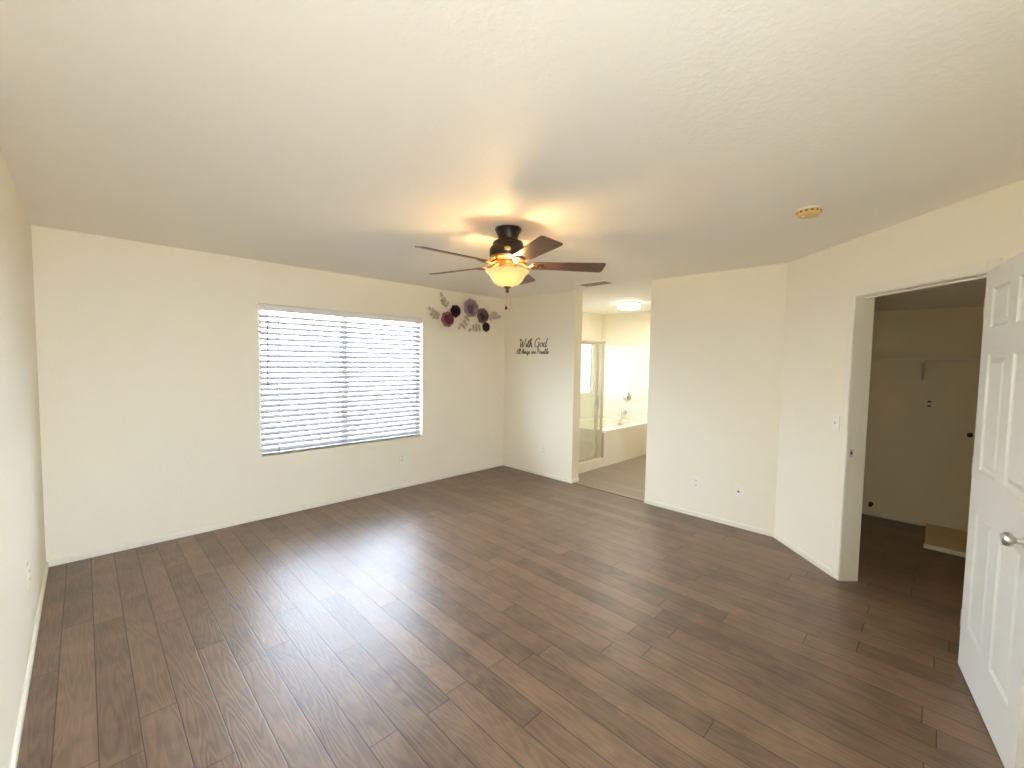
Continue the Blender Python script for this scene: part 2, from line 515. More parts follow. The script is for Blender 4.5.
# baseboards
BH, BT = 0.046, 0.012
def board(name, a, b, n, label):
    """board along a->b on the floor, n points into the room"""
    a, b, n = Vector(a), Vector(b), Vector(n).normalized()
    bm = bmesh.new()
    prof = [(0, 0), (BT, 0), (BT, BH * 0.75), (BT * 0.55, BH * 0.92), (BT * 0.3, BH), (0, BH)]
    A = [bm.verts.new(a + n * x + V(0, 0, z)) for x, z in prof]
    C = [bm.verts.new(b + n * x + V(0, 0, z)) for x, z in prof]
    k = len(prof)
    for i in range(k): bm.faces.new((A[i], A[(i + 1) % k], C[(i + 1) % k], C[i]))
    bm.faces.new(A); bm.faces.new(list(reversed(C)))
    return struct(name, bm, M_TRIM, label, 'baseboard')
CW = 0.057
board('baseboard_far', (XL, YW, 0), (XB, YW, 0), (0, -1, 0), 'white baseboard under the bedroom window wall')
board('baseboard_left', (XL, YN, 0), (XL, YW - BT, 0), (1, 0, 0), 'white baseboard along the left wall')
board('baseboard_right_far', (XB, Y3, 0), (XB, YW - BT, 0), (-1, 0, 0), 'white baseboard under the black lettering')
board('baseboard_end', (XB - BT, Y3, 0), (XB + TB, Y3, 0), (0, -1, 0), 'white baseboard round the wall end at the bathroom opening')
board('baseboard_right', (XB, YD + 0.005, 0), (XB, Y4, 0), (-1, 0, 0), 'white baseboard under the two low outlets')
board('baseboard_diagonal', dg(0.005), dg(SJ - CW), DN, 'white baseboard between the corner and the closet doorway')
board('baseboard_closet', (XCB, 0.05, 0), (XCB, 0.80, 0), (-1, 0, 0), 'baseboard along the closet back wall')

# closet door lining and casing
def local_diag(bm, s0, s1, o0, o1, z0, z1, bevel=0.0):
    """box in diagonal-wall coordinates"""
    m = Matrix((( DU.x, DN.x, 0, XB), (DU.y, DN.y, 0, YD), (0, 0, 1, 0), (0, 0, 0, 1)))
    add_box(bm, (s0, o0, z0), (s1, o1, z1), bevel, m)
bm = bmesh.new()
local_diag(bm, SJ - CW, SJ, 0, 0.010, 0, DOORH + CW, 0.003)
local_diag(bm, SH, SH + CW, 0, 0.010, 0, DOORH + CW, 0.003)
local_diag(bm, SJ, SH, 0, 0.010, DOORH, DOORH + CW, 0.003)
struct('trim_1', bm, M_TRIM, 'slim cream casing round the closet doorway', 'door trim')
bm = bmesh.new()
JT = 0.016
local_diag(bm, SJ, SJ + 0.004, -DT - 0.004, 0.004, 0, DOORH)
local_diag(bm, SH - 0.004, SH, -DT - 0.004, 0.004, 0, DOORH)
local_diag(bm, SJ + 0.004, SH - 0.004, -DT - 0.004, 0.004, DOORH - 0.006, DOORH)
local_diag(bm, SJ + 0.004, SH - 0.004, -0.085, -0.048, DOORH - 0.018, DOORH - 0.006, 0.002)
struct('trim_2', bm, M_TRIM, 'painted jamb lining of the closet doorway', 'door trim')

# ------------------------------------------------------------------ windows
def window_unit(name, label, x0, x1, z0, z1, mull, glass):
    root = thing(name, label, 'window', ((x0 + x1) / 2, YW + 0.115, z0), kind='structure')
    hw, hh = (x1 - x0) / 2, z1 - z0
    fw = 0.045
    bm = B(((-hw, -0.03, 0), (-hw + fw, 0.03, hh)), ((hw - fw, -0.03, 0), (hw, 0.03, hh)),
           ((-hw + fw, -0.03, 0), (hw - fw, 0.03, fw)), ((-hw + fw, -0.03, hh - fw), (hw - fw, 0.03, hh)))
    obj('window_frame', bm, M_VINYL, root)
    bm = bmesh.new()
    add_box(bm, (mull - 0.032, -0.026, fw), (mull + 0.032, 0.022, hh - fw), 0.004)
    obj('mullion', bm, M_VINYL, root)
    spans = [(-hw + fw, mull - 0.032, fw, hh - fw), (mull + 0.032, hw - fw, fw, hh - fw)]
    for a, b, c, d in spans:
        bm = bmesh.new(); add_box(bm, (a, -0.003, c), (b, 0.003, d))
        obj('pane', bm, glass, root)
    return root
window_unit('window_1', 'wide sliding bedroom window behind the white blind', WX0, WX1, WZ0, WZ1, 2.02 - (WX0 + WX1) / 2, M_GLASS)
window_unit('window_2', 'bright bathroom window over the tub seen through shower glass', BX0, BX1, BZ0, BZ1, 0.0, M_DIMGLASS)

def blind():
    xc = (WX0 + WX1) / 2; hw = (WX1 - WX0) / 2 - 0.014
    root = thing('window_blind', 'wide white horizontal slat blind filling the bedroom window', 'window blind', (xc, YW + 0.038, WZ0))
    hh = WZ1 - WZ0
    bm = bmesh.new()
    add_box(bm, (-hw - 0.006, -0.034, hh - 0.062), (hw + 0.006, -0.026, hh - 0.004), 0.002)
    add_box(bm, (-hw, -0.026, hh - 0.050), (hw, 0.026, hh - 0.002), 0.003)
    obj('headrail', bm, M_HEAD, root)
    bm = bmesh.new()
    pitch_, n = 0.0535, 25
    tilt = math.radians(36)
    w = 0.054
    for i in range(n):
        z = 0.052 + i * pitch_
        prof = []
        for k in range(6):
            t = -0.5 + k / 5
            prof.append((t * w, 0.0035 * (1 - (2 * t) ** 2)))
        top, bot = [], []
        for (a, hcrown) in prof:
            # room edge (a<0) lower
            def pt(aa, cc, x):
                return V(x, aa * math.cos(tilt) - cc * math.sin(tilt), z + aa * math.sin(tilt) + cc * math.cos(tilt))
            top.append((pt(a, hcrown + 0.0013, -hw), pt(a, hcrown + 0.0013, hw)))
            bot.append((pt(a, hcrown - 0.0013, -hw), pt(a, hcrown - 0.0013, hw)))
        loop = top + bot[::-1]
        L_ = [bm.verts.new(p[0]) for p in loop]; R_ = [bm.verts.new(p[1]) for p in loop]
        m_ = len(loop)
        for k in range(m_): bm.faces.new((L_[k], L_[(k + 1) % m_], R_[(k + 1) % m_], R_[k]))
        bm.faces.new(L_); bm.faces.new(R_[::-1])
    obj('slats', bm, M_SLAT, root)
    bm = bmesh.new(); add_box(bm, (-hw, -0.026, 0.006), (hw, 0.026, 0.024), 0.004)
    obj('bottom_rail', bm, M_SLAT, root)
    for x in (-hw + 0.16, 2.02 - xc, hw - 0.16):
        bm = bmesh.new()
        for yy in (-0.029, 0.029):
            add_box(bm, (x - 0.004, yy - 0.0006, 0.02), (x + 0.004, yy + 0.0006, hh - 0.04))
        obj('ladder_cord', bm, M_CORD, root)
    bm = bmesh.new(); add_tube(bm, [(-hw + 0.062, -0.041, hh - 0.06), (-hw + 0.060, -0.046, hh - 0.40), (-hw + 0.056, -0.044, 0.66)], 0.0058, 8)
    obj('wand', bm, M_WAND, root, True)
blind()

# ------------------------------------------------------------------ closet door leaf
def door_leaf():
    LW, LH, LT = 0.815, 2.022, 0.035
    hinge = dg(SH + 0.033, 0.020)
    ang = -2.988
    root = thing('door_1', 'white six panel door standing open at the right edge', 'door', (hinge.x, hinge.y, 0.008), ang, kind='structure')
    # local x along the leaf, local +y = away from the visible face (ang close to -180 deg flips it)
    st = 0.112; mu = 0.10
    pw = (LW - 2 * st - mu) / 2
    cols = [(st, st + pw), (st + pw + mu, LW - st)]
    rows = [(0.235, 0.845), (1.045, 1.610), (1.735, 1.925)]
    bm = bmesh.new()
    xs = sorted({0, LW, *[c for p in cols for c in p]}); zs = sorted({0, LH, *[c for p in rows for c in p]})
    def is_panel(x0, z0):
        return any(abs(c[0] - x0) < 1e-6 for c in cols) and any(abs(r[0] - z0) < 1e-6 for r in rows)
    y_front, y_back = -LT / 2, LT / 2
    for side, yf in ((-1, y_front), (1, y_back)):
        for i in range(len(xs) - 1):
            for j in range(len(zs) - 1):
                x0, x1, z0, z1 = xs[i], xs[i + 1], zs[j], zs[j + 1]
                if is_panel(x0, z0):
                    steps = [(0, 0), (0.008, 0.007), (0.016, 0.009), (0.022, 0.009), (0.045, 0.002)]
                    prev = None
                    for ins, dep in steps:
                        y = yf - side * dep
                        q = [bm.verts.new((x0 + ins, y, z0 + ins)), bm.verts.new((x1 - ins, y, z0 + ins)),
                             bm.verts.new((x1 - ins, y, z1 - ins)), bm.verts.new((x0 + ins, y, z1 - ins))]
                        if prev:
                            for k in range(4): bm.faces.new((prev[k], prev[(k + 1) % 4], q[(k + 1) % 4], q[k]))
                        prev = q
                    bm.faces.new(prev)
                else:
                    bm.faces.new([bm.verts.new(p) for p in ((x0, yf, z0), (x1, yf, z0), (x1, yf, z1), (x0, yf, z1))])
    for p in (((0, y_front, 0), (0, y_back, 0), (0, y_back, LH), (0, y_front, LH)),
              ((LW, y_front, 0), (LW, y_back, 0), (LW, y_back, LH), (LW, y_front, LH)),
              ((0, y_front, 0), (LW, y_front, 0), (LW, y_back, 0), (0, y_back, 0)),
              ((0, y_front, LH), (LW, y_front, LH), (LW, y_back, LH), (0, y_back, LH))):
        bm.faces.new([bm.verts.new(q) for q in p])
    bmesh.ops.remove_doubles(bm, verts=bm.verts, dist=1e-5)
    obj('leaf', bm, M_DOOR, root)
    for side in (-1, 1):
        m = Matrix.Translation((LW - 0.048, side * LT / 2, 0.905)) @ Matrix.Rotation(-side * PI / 2, 4, 'X')
        bm = bmesh.new()
        add_lathe(bm, [(0.0, 0.0), (0.031, 0.0), (0.031, 0.004), (0.024, 0.009), (0.012, 0.011), (0.011, 0.030),
                       (0.016, 0.035), (0.0245, 0.042), (0.027, 0.050), (0.0255, 0.058), (0.018, 0.064), (0, 0.066)], 28, mtx=m)
        obj('door_handle', bm, M_STEEL, root, True)
    for z in (0.2, 1.0, 1.8):
        bm = bmesh.new(); add_tube(bm, [(-0.004, -0.014, z), (-0.004, -0.014, z + 0.09)], 0.006, 10)
        obj('hinge', bm, M_STEEL, root, True)
door_leaf()

# strike plate on the far jamb
bm = bmesh.new(); local_diag(bm, SJ + 0.004, SJ + 0.006, -0.040, -0.016, 0.908, 0.960, 0.0005)
o = tag(obj('strike_plate', bm, M_STEEL), 'small metal strike plate on the closet door jamb', 'strike plate')
bm = bmesh.new(); local_diag(bm, SJ + 0.0058, SJ + 0.0066, -0.034, -0.022, 0.924, 0.944)
obj('latch_hole', bm, M_SLOT, o)

# ------------------------------------------------------------------ ceiling fan
def fan():
    root = thing('ceiling_fan', 'dark bronze five blade ceiling fan with a lit amber bowl', 'ceiling fan', (2.055, 2.110, H))
    # heights below the ceiling
    bm = bmesh.new()
    add_lathe(bm, [(0.0, 0.0), (0.088, 0.0), (0.090, -0.010), (0.084, -0.020), (0.070, -0.048), (0.066, -0.072), (0.066, -0.080), (0.0, -0.080)], 44)
    obj('canopy', bm, M_BRONZE, root, True)
    bm = bmesh.new()
    add_lathe(bm, [(0.0, -0.076), (0.070, -0.076), (0.098, -0.090), (0.104, -0.100), (0.104, -0.112), (0.100, -0.116), (0.118, -0.128),
                   (0.124, -0.142), (0.124, -0.182), (0.119, -0.190), (0.104, -0.194), (0.0, -0.194)], 52)
    obj('motor_housing', bm, M_BRONZE, root, True)
    bm = bmesh.new()   # decorative belt and vents
    add_lathe(bm, [(0.1, -0.192), (0.119, -0.192), (0.116, -0.206), (0.098, -0.214), (0.086, -0.216), (0.0, -0.216)], 52)
    for k in range(20):
        a = 2 * PI * k / 20
        add_box(bm, (0.112, -0.006, -0.204), (0.121, 0.006, -0.194), 0.002, Matrix.Rotation(a, 4, 'Z'))
    obj('motor_band', bm, M_BRASS, root, True)
    bm = bmesh.new()   # round emblem on the motor, facing the viewer
    a = math.radians(225)
    m = Matrix.Rotation(a, 4, 'Z') @ Matrix.Translation((0.1235, 0, -0.160)) @ Matrix.Rotation(PI / 2, 4, 'Y') @ Matrix.Scale(0.62, 4, (1, 0, 0))
    add_lathe(bm, [(0, 0), (0.022, 0.0), (0.022, 0.002), (0.018, 0.003), (0.017, 0.002), (0.0, 0.003)], 28, mtx=m)
    obj('emblem', bm, M_BRASS, root, True)
    # blades
    for k in range(5):
        th = math.radians(-113 + 72 * k)
        R = Matrix.Rotation(th, 4, 'Z')
        tilt = Matrix.Rotation(math.radians(-12.5), 4, 'X')
        z = -0.240
        bm = bmesh.new()
        outline = []
        r0, r1, w0, w1 = 0.185, 0.665, 0.052, 0.070
        for t in (0, .15, .5, .9, ): outline.append((r0 + (r1 - 0.018 - r0) * t, -(w0 + (w1 - w0) * t)))
        for q in range(5):
            ang = -PI / 2 + q / 4 * PI / 2
            outline.append((r1 - 0.02 + 0.02 * math.cos(ang), -(w1 - 0.02) + 0.02 * math.sin(ang)))
        outline += [(x, -y) for x, y in outline[::-1]]
        # rounded root
        root_pts = [(r0 - 0.028 * math.sin(PI * q / 6), w0 * math.cos(PI * q / 6)) for q in range(1, 6)]
        outline += root_pts
        top = [bm.verts.new(R @ (Matrix.Translation((0, 0, z)) @ (tilt @ V(x, y, 0.003)))) for x, y in outline]
        bot = [bm.verts.new(R @ (Matrix.Translation((0, 0, z)) @ (tilt @ V(x, y, -0.003)))) for x, y in outline]
        n = len(outline)
        for i in range(n): bm.faces.new((top[i], top[(i + 1) % n], bot[(i + 1) % n], bot[i]))
        bm.faces.new(top); bm.faces.new(bot[::-1])
        # keep the grain along the blade: object space of each blade
        bl = obj('blade', bm, M_BLADE, root)
        bm = bmesh.new()   # blade iron: arm plus a medallion foot under the blade
        Tm = R @ Matrix.Translation((0, 0, z)) @ tilt
        pts = [R @ V(0.070, 0, -0.212), R @ V(0.10, 0, -0.226), R @ V(0.135, 0, -0.246), Tm @ V(0.165, 0, -0.010), Tm @ V(0.21, 0, -0.006)]
        add_tube(bm, pts, [0.013, 0.012, 0.011, 0.011, 0.008], 10)
        for sy in (-1, 1):
            add_tube(bm, [Tm @ V(0.150, 0, -0.010), Tm @ V(0.172, sy * 0.026, -0.008), Tm @ V(0.205, sy * 0.032, -0.006)], [0.008, 0.008, 0.006], 8)
        ell = Tm @ Matrix.Translation((0.205, 0, -0.0075)) @ Matrix.Diagonal((1.25, 1.0, 1, 1))
        add_lathe(bm, [(0, -0.004), (0.022, -0.004), (0.036, -0.001), (0.038, 0.003), (0, 0.004)], 26, mtx=ell)
        obj('blade_iron', bm, M_BRONZE2, bl, True)
        for sx, sy in ((0.195, 0.016), (0.195, -0.016), (0.222, 0.0)):
            bm = bmesh.new()
            add_lathe(bm, [(0, -0.004), (0.0045, -0.003), (0.005, 0.0)], 10, mtx=Tm @ Matrix.Translation((sx, sy, -0.0105)))
            obj('screw', bm, M_BRASS, bl, True)
    # light kit
    bm = bmesh.new()
    add_lathe(bm, [(0.0, -0.214), (0.052, -0.214), (0.060, -0.222), (0.058, -0.240), (0.066, -0.250), (0.066, -0.270), (0.0, -0.270)], 40)
    obj('switch_housing', bm, M_BRASS, root, True)
    bm = bmesh.new()   # three arms reaching out to the rim of the bowl
    for k in range(3):
        a = math.radians(40 + 120 * k); R = Matrix.Rotation(a, 4, 'Z')
        add_tube(bm, [R @ V(0.05, 0, -0.262), R @ V(0.10, 0, -0.270), R @ V(0.142, 0, -0.288)], [0.006, 0.005, 0.004], 8)
    add_tube(bm, [(0, 0, -0.25), (0, 0, -0.392)], 0.005, 8)
    obj('light_fitter', bm, M_BRASS, root, True)
    bm = bmesh.new()
    prof = [(0.149, -0.284), (0.147, -0.289), (0.136, -0.300), (0.122, -0.314), (0.112, -0.330), (0.103, -0.346), (0.089, -0.362), (0.067, -0.376), (0.038, -0.386), (0.012, -0.389)]
    inner = [(r - 0.004, z + 0.003) for r, z in prof[::-1]]
    add_lathe(bm, prof + inner, 52, close=False)
    obj('lamp_shade', bm, M_BOWL, root, True)
    for k in range(2):
        a = math.radians(30 + 180 * k)
        bm = bmesh.new()
        c = (0.048 * math.cos(a), 0.048 * math.sin(a), 0)
        add_lathe(bm, [(0, -0.270), (0.012, -0.272), (0.013, -0.288), (0.024, -0.306), (0.027, -0.322), (0.022, -0.336), (0, -0.344)], 20, center=c)
        b_ = obj('bulb', bm, M_BULB, root, True)
    bm = bmesh.new()
    add_lathe(bm, [(0, -0.384), (0.026, -0.386), (0.028, -0.391), (0.016, -0.398), (0.010, -0.404), (0.014, -0.411), (0.012, -0.420), (0.005, -0.428), (0, -0.432)], 26)
    obj('finial', bm, M_BRONZE2, root, True)
    for (x, y, z1, rad) in ((-0.004, 0.004, -0.520, 0.009), (0.017, -0.017, -0.534, 0.009)):
        bm = bmesh.new()
        zz = -0.43
        add_tube(bm, [(x * .15, y * .15, -0.428), (x, y, -0.45), (x, y, z1)], 0.0009, 6)
        ch = obj('pull_chain', bm, M_BRASS, root, True)
        bm = bmesh.new()
        add_lathe(bm, [(0, z1 + 0.004), (0.004, z1 + 0.002), (rad, z1 - 0.012), (rad * .9, z1 - 0.019), (0, z1 - 0.024)], 16, center=(x, y, 0))
        obj('chain_pull', bm, M_BRONZE if x < 0 else M_BRASS, ch, True)
    return root
fan_root = fan()

def lamp(name, loc, watts, col, size):
    l = bpy.data.lights.new(name, 'POINT'); l.energy = watts; l.color = col; l.shadow_soft_size = size
    o = bpy.data.objects.new(name, l); COL.objects.link(o); o.location = loc
    return o
# the two bulbs of the fan light, inside the open bowl
for k in range(2):
    a = math.radians(30 + 180 * k)
    lo = lamp('bulb_light', (0.055 * math.cos(a + .9), 0.055 * math.sin(a + .9), -0.292), BULB_WATTS, (1.0, 0.66, 0.30), 0.02)
    lo.parent = fan_root

# ------------------------------------------------------------------ ceiling fittings
def smoke_detector():
    root = thing('smoke_detector', 'round yellowed smoke detector on the ceiling near the closet', 'smoke detector', (2.955, 0.572, H))
    bm = bmesh.new()
    add_lathe(bm, [(0, 0), (0.062, 0), (0.064, -0.004), (0.062, -0.008), (0, -0.008)], 44)
    obj('base_plate', bm, M_PLATE, root, True)
    bm = bmesh.new()
    add_lathe(bm, [(0, -0.007), (0.058, -0.008), (0.061, -0.018), (0.058, -0.030), (0.050, -0.037), (0.030, -0.039), (0, -0.039)], 44)
    obj('cover', bm, M_YELLOW, root, True)
    bm = bmesh.new()
    for k in range(14):
        a = 2 * PI * k / 14
        add_box(bm, (0.0585, -0.006, -0.022), (0.0615, 0.006, -0.015), 0.0, Matrix.Rotation(a, 4, 'Z'))
    obj('vent_slots', bm, M_SLOT, root)
    bm = bmesh.new()
    add_lathe(bm, [(0, -0.038), (0.010, -0.038), (0.010, -0.041), (0, -0.042)], 18, center=(-0.022, 0.022, 0))
    obj('test_button', bm, M_PLATE, root, True)
smoke_detector()

def ceiling_vent():
    root = thing('ceiling_vent', 'white rectangular ceiling air vent with dark louvre gaps beside the bathroom opening', 'air vent', (4.115, 2.795, H))
    hx, hy = 0.105, 0.20
    bm = B(((-hx, -hy, -0.010), (-hx + 0.028, hy, 0)), ((hx - 0.028, -hy, -0.010), (hx, hy, 0)),
           ((-hx + 0.028, -hy, -0.010), (hx - 0.028, -hy + 0.028, 0)), ((-hx + 0.028, hy - 0.028, -0.010), (hx - 0.028, hy, 0)), bevel=0.003)
    obj('frame', bm, M_PLATE, root)
    bm = B(((-hx + 0.026, -hy + 0.026, -0.003), (hx - 0.026, hy - 0.026, -0.0005)))
    obj('duct_opening', bm, M_SLOT, root)
    bm = bmesh.new()
    for i in range(6):
        x = -hx + 0.042 + i * 0.0252
        add_box(bm, (-0.007, -hy + 0.028, -0.0012), (0.007, hy - 0.028, 0.0012), 0, Matrix.Translation((x, 0, -0.009)) @ Matrix.Rotation(math.radians(28), 4, 'Y'))
    obj('louvres', bm, M_LOUVRE, root)
ceiling_vent()

def bath_light():
    root = thing('bathroom_ceiling_light', 'glowing white round flush light on the bathroom ceiling', 'ceiling light', (5.79, 3.33, H))
    bm = bmesh.new(); add_lathe(bm, [(0, 0), (0.172, 0), (0.175, -0.012), (0.170, -0.022), (0, -0.022)], 48)
    obj('base_ring', bm, M_PLATE, root, True)
    bm = bmesh.new(); add_lathe(bm, [(0, -0.02), (0.160, -0.021), (0.164, -0.035), (0.160, -0.075), (0.148, -0.088), (0, -0.094)], 48)
    obj('diffuser', bm, M_LIGHT, root, True)
    l = bpy.data.lights.new('diffuser_light', 'AREA'); l.shape = 'DISK'; l.size = 0.3; l.energy = BATH_WATTS; l.color = (1, 0.94, 0.82)
    o = bpy.data.objects.new('diffuser_light', l); COL.objects.link(o); o.location = (0, 0, -0.10); o.parent = root
bath_light()

# ------------------------------------------------------------------ outlets, switch (local x across the wall, local -y into the room)
def wall_rot(n):
    return math.atan2(n[0], -n[1])
def plate_bm(w, h, t=0.006):
    bm = bmesh.new(); add_box(bm, (-w / 2, -t, -h / 2), (w / 2, 0, h / 2), 0.002); return bm
def outlet(loc, n, label, jack=False):
    root = thing('wall_outlet', label, 'outlet', loc, wall_rot(n), group='low wall outlets')
    obj('cover_plate', plate_bm(0.072, 0.116), M_PLATE, root)
    if jack:
        bm = bmesh.new()
        m = Matrix.Translation((0, -0.006, 0)) @ Matrix.Rotation(PI / 2, 4, 'X')
        add_lathe(bm, [(0, 0), (0.009, 0), (0.009, 0.004), (0.005, 0.005), (0.005, 0.010), (0, 0.010)], 16, mtx=m)
        obj('cable_jack', bm, M_SLOT, root, True)
    else:
        for z in (-0.021, 0.021):
            bm = bmesh.new(); add_box(bm, (-0.017, -0.008, z - 0.014), (0.017, -0.005, z + 0.014), 0.003)
            f = obj('socket', bm, M_TRIM, root)
            bm = bmesh.new()
            for x in (-0.007, 0.007): add_box(bm, (x - 0.0012, -0.0086, z - 0.004), (x + 0.0012, -0.0078, z + 0.007))
            add_box(bm, (-0.002, -0.0086, z - 0.011), (0.002, -0.0078, z - 0.007))
            obj('slots', bm, M_SLOT, f)
    return root
outlet((2.674, YW, 0.362), (0, -1), 'small white outlet under the right side of the bedroom window')
outlet((XB, 3.738, 0.352), (-1, 0), 'white outlet low on the short wall below the lettering')
outlet((XB, 1.690, 0.345), (-1, 0), 'white double outlet nearer the bathroom opening on the right wall')
outlet((XB, 1.290, 0.345), (-1, 0), 'white cable jack plate nearer the angled wall on the right wall', True)
outlet((XL, 3.23, 0.42), (1, 0), 'white outlet low on the left wall near the corner')

def switch():
    p = dg(0.655, 0.0, 1.128)
    root = thing('light_switch', 'white toggle light switch beside the closet doorway', 'light switch', p, wall_rot((DN.x, DN.y)))
    obj('cover_plate', plate_bm(0.072, 0.118), M_PLATE, root)
    bm = bmesh.new(); add_box(bm, (-0.005, -0.019, -0.004), (0.005, -0.005, 0.014), 0.002)
    obj('toggle', bm, M_TRIM, root)
    for z in (-0.042, 0.042):
        bm = bmesh.new()
        add_lathe(bm, [(0, 0), (0.003, 0), (0.003, 0.001), (0, 0.0015)], 10, mtx=Matrix.Translation((0, -0.006, z)) @ Matrix.Rotation(PI / 2, 4, 'X'))
        obj('screw', bm, M_STEEL, root)
switch()

# ------------------------------------------------------------------ closet fittings
def closet_shelf():
    root = thing('closet_shelf', 'long painted shelf across the dim closet', 'shelf', (XCB, -0.25, 1.632))
    bm = bmesh.new(); add_box(bm, (-0.30, -1.04, -0.018), (0, 1.04, 0), 0.002)
    obj('shelf_board', bm, M_TRIM, root)
    bm = bmesh.new(); add_box(bm, (-0.018, -1.04, -0.085), (0, 1.04, -0.018), 0.002)
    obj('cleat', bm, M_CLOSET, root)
    bm = bmesh.new()
    y = 0.36
    add_box(bm, (-0.024, y - 0.014, -0.22), (-0.018 + 0.018, y + 0.014, -0.018), 0.002)
    add_box(bm, (-0.27, y - 0.012, -0.030), (-0.02, y + 0.012, -0.018), 0.002)
    add_tube(bm, [(-0.245, y, -0.030), (-0.20, y, -0.065), (-0.10, y, -0.13), (-0.022, y, -0.20)], 0.010, 10)
    add_tube(bm, [(-0.235, y, -0.030), (-0.255, y, -0.075), (-0.285, y, -0.085), (-0.305, y, -0.062)], 0.007, 10)
    obj('bracket', bm, M_TRIM, root)
closet_shelf()

def closet_step():
    root = thing('closet_step', 'low beige raised step on the closet floor by the back wall', 'step', (XCB, -0.57, 0))
    bm = bmesh.new(); add_box(bm, (-0.70, -0.64, 0), (0, 0.585, 0.030), 0.003)
    obj('step_top', bm, M_CLOSETSTEP, root)
    bm = bmesh.new(); add_box(bm, (-0.713, -0.64, 0), (-0.70, 0.590, 0.036), 0.002)
    obj('front_trim', bm, M_TRIM, root)
closet_step()

def small_plate():
    root = thing('wall_plate', 'tiny wall plate with two dark marks on the closet back wall', 'wall plate', (XCB, 0.052, 1.20), wall_rot((-1, 0)))
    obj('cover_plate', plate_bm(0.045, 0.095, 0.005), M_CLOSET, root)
    for z in (-0.024, 0.018):
        bm = bmesh.new(); add_box(bm, (-0.012, -0.0062, z - 0.008), (0.012, -0.0045, z + 0.008), 0.0007)
        obj('slot', bm, M_SLOT, root)
small_plate()
bm = bmesh.new()
add_lathe(bm, [(0, 0), (0.022, 0), (0.020, 0.006), (0.010, 0.010), (0.010, 0.03), (0.017, 0.036), (0.014, 0.046), (0, 0.050)], 18,
          mtx=Matrix.Translation((XCB, -0.231, 0.932)) @ Matrix.Rotation(-PI / 2, 4, 'Y'))
tag(obj('wall_peg', bm, M_BRONZE, None, True), 'small dark peg on the closet back wall near the door edge', 'peg')
bm = bmesh.new()
m = Matrix.Translation((XCB, 0.435, 0.118)) @ Matrix.Rotation(-PI / 2, 4, 'Y')
add_lathe(bm, [(0, 0), (0.020, 0), (0.018, 0.006), (0.008, 0.010), (0.008, 0.065), (0.014, 0.068), (0.014, 0.082), (0, 0.084)], 16, mtx=m)
tag(obj('door_stop', bm, M_BRONZE, None, True), 'small dark door stop low on the closet back wall', 'door stop')

# ------------------------------------------------------------------ bathroom
TX0 = 5.40
def bathtub():
    root = thing('bathtub', 'built in white bathtub with a tall flat front', 'bathtub', (TX0, YT, 0))
    L, D, hh = XF - TX0, YW - YT - 0.003, 0.53
    bm = bmesh.new()
    add_box(bm, (0.0, 0, 0), (L - 0.002, 0.03, hh - 0.02), 0.0)
    obj('front_panel', bm, M_TUB, root)
    # deck with an oval basin
    bm = bmesh.new()
    n = 56
    cx, cy = L / 2, D / 2 + 0.02
    rings = []
    def ring(a, b, z, p=2.6):
        out = []
        for k in range(n):
            t = 2 * PI * k / n; c, s = math.cos(t), math.sin(t)
            out.append(bm.verts.new((cx + a * math.copysign(abs(c) ** (2 / p), c), cy + b * math.copysign(abs(s) ** (2 / p), s), z)))
        return out
    rect = []
    for k in range(n):
        t = 2 * PI * k / n; c, s = math.cos(t), math.sin(t)
        q = max(abs(c) / (L / 2), abs(s) / (D / 2))
        x, y = c / q, s / q
        rect.append((L / 2 + x, D / 2 + y))
    r0 = [bm.verts.new((x, y, hh - 0.025)) for x, y in rect]
    r1 = [bm.verts.new((L / 2 + (x - L / 2) * 0.999, D / 2 + (y - D / 2) * 0.999, hh)) for x, y in rect]
    rings = [r0, r1, ring(L / 2 - 0.10, D / 2 - 0.13, hh), ring(L / 2 - 0.115, D / 2 - 0.145, hh - 0.012),
             ring(L / 2 - 0.15, D / 2 - 0.175, hh - 0.20), ring(L / 2 - 0.20, D / 2 - 0.21, hh - 0.38), ring(L / 2 - 0.28, D / 2 - 0.28, hh - 0.42)]
    for A, C in zip(rings, rings[1:]):
        for k in range(n): bm.faces.new((A[k], A[(k + 1) % n], C[(k + 1) % n], C[k]))
    bm.faces.new(rings[-1])
    obj('basin', bm, M_TUB, root, True)
    bm = bmesh.new(); add_box(bm, (0.0, 0.03, 0), (0.02, D - 0.001, hh - 0.025))
    obj('end_panel', bm, M_TUB, root)
    bm = bmesh.new()
    add_lathe(bm, [(0, 0), (0.034, 0), (0.034, 0.008), (0.026, 0.013), (0, 0.014)], 24,
              mtx=Matrix.Translation((L - 0.155, cy, hh - 0.10)) @ Matrix.Rotation(-PI / 2, 4, 'Y'))
    obj('overflow_cap', bm, M_CHROME, root, True)
bathtub()

# white surround panels on the two walls round the tub and shower
bm = bmesh.new()
zt = 1.87
for lo, hi in (((XF - 0.012, YT, 0.53), (XF, YW, zt)),
               ((XF - 0.075, YT + 0.02, 0.53), (XF - 0.012, YW, 0.70)),
               ((TX0 + 0.01, YW - 0.012, 0.53), (XF - 0.012, YW, BZ0)),
               ((BX1, YW - 0.012, BZ0), (XF - 0.012, YW, zt)),
               ((XB + TB, YW - 0.012, 0.10), (TX0 + 0.01, YW, zt)), ((TX0 + 0.01, YW - 0.012, BZ0), (BX0, YW, zt)),
               ((XB + TB, YT, 0.10), (XB + TB + 0.012, YW - 0.012, zt))):
    add_box(bm, lo, hi, 0.003)
struct('trim_tub_surround', bm, M_SURR, 'white surround panels behind the bathtub and shower', 'wall panel')

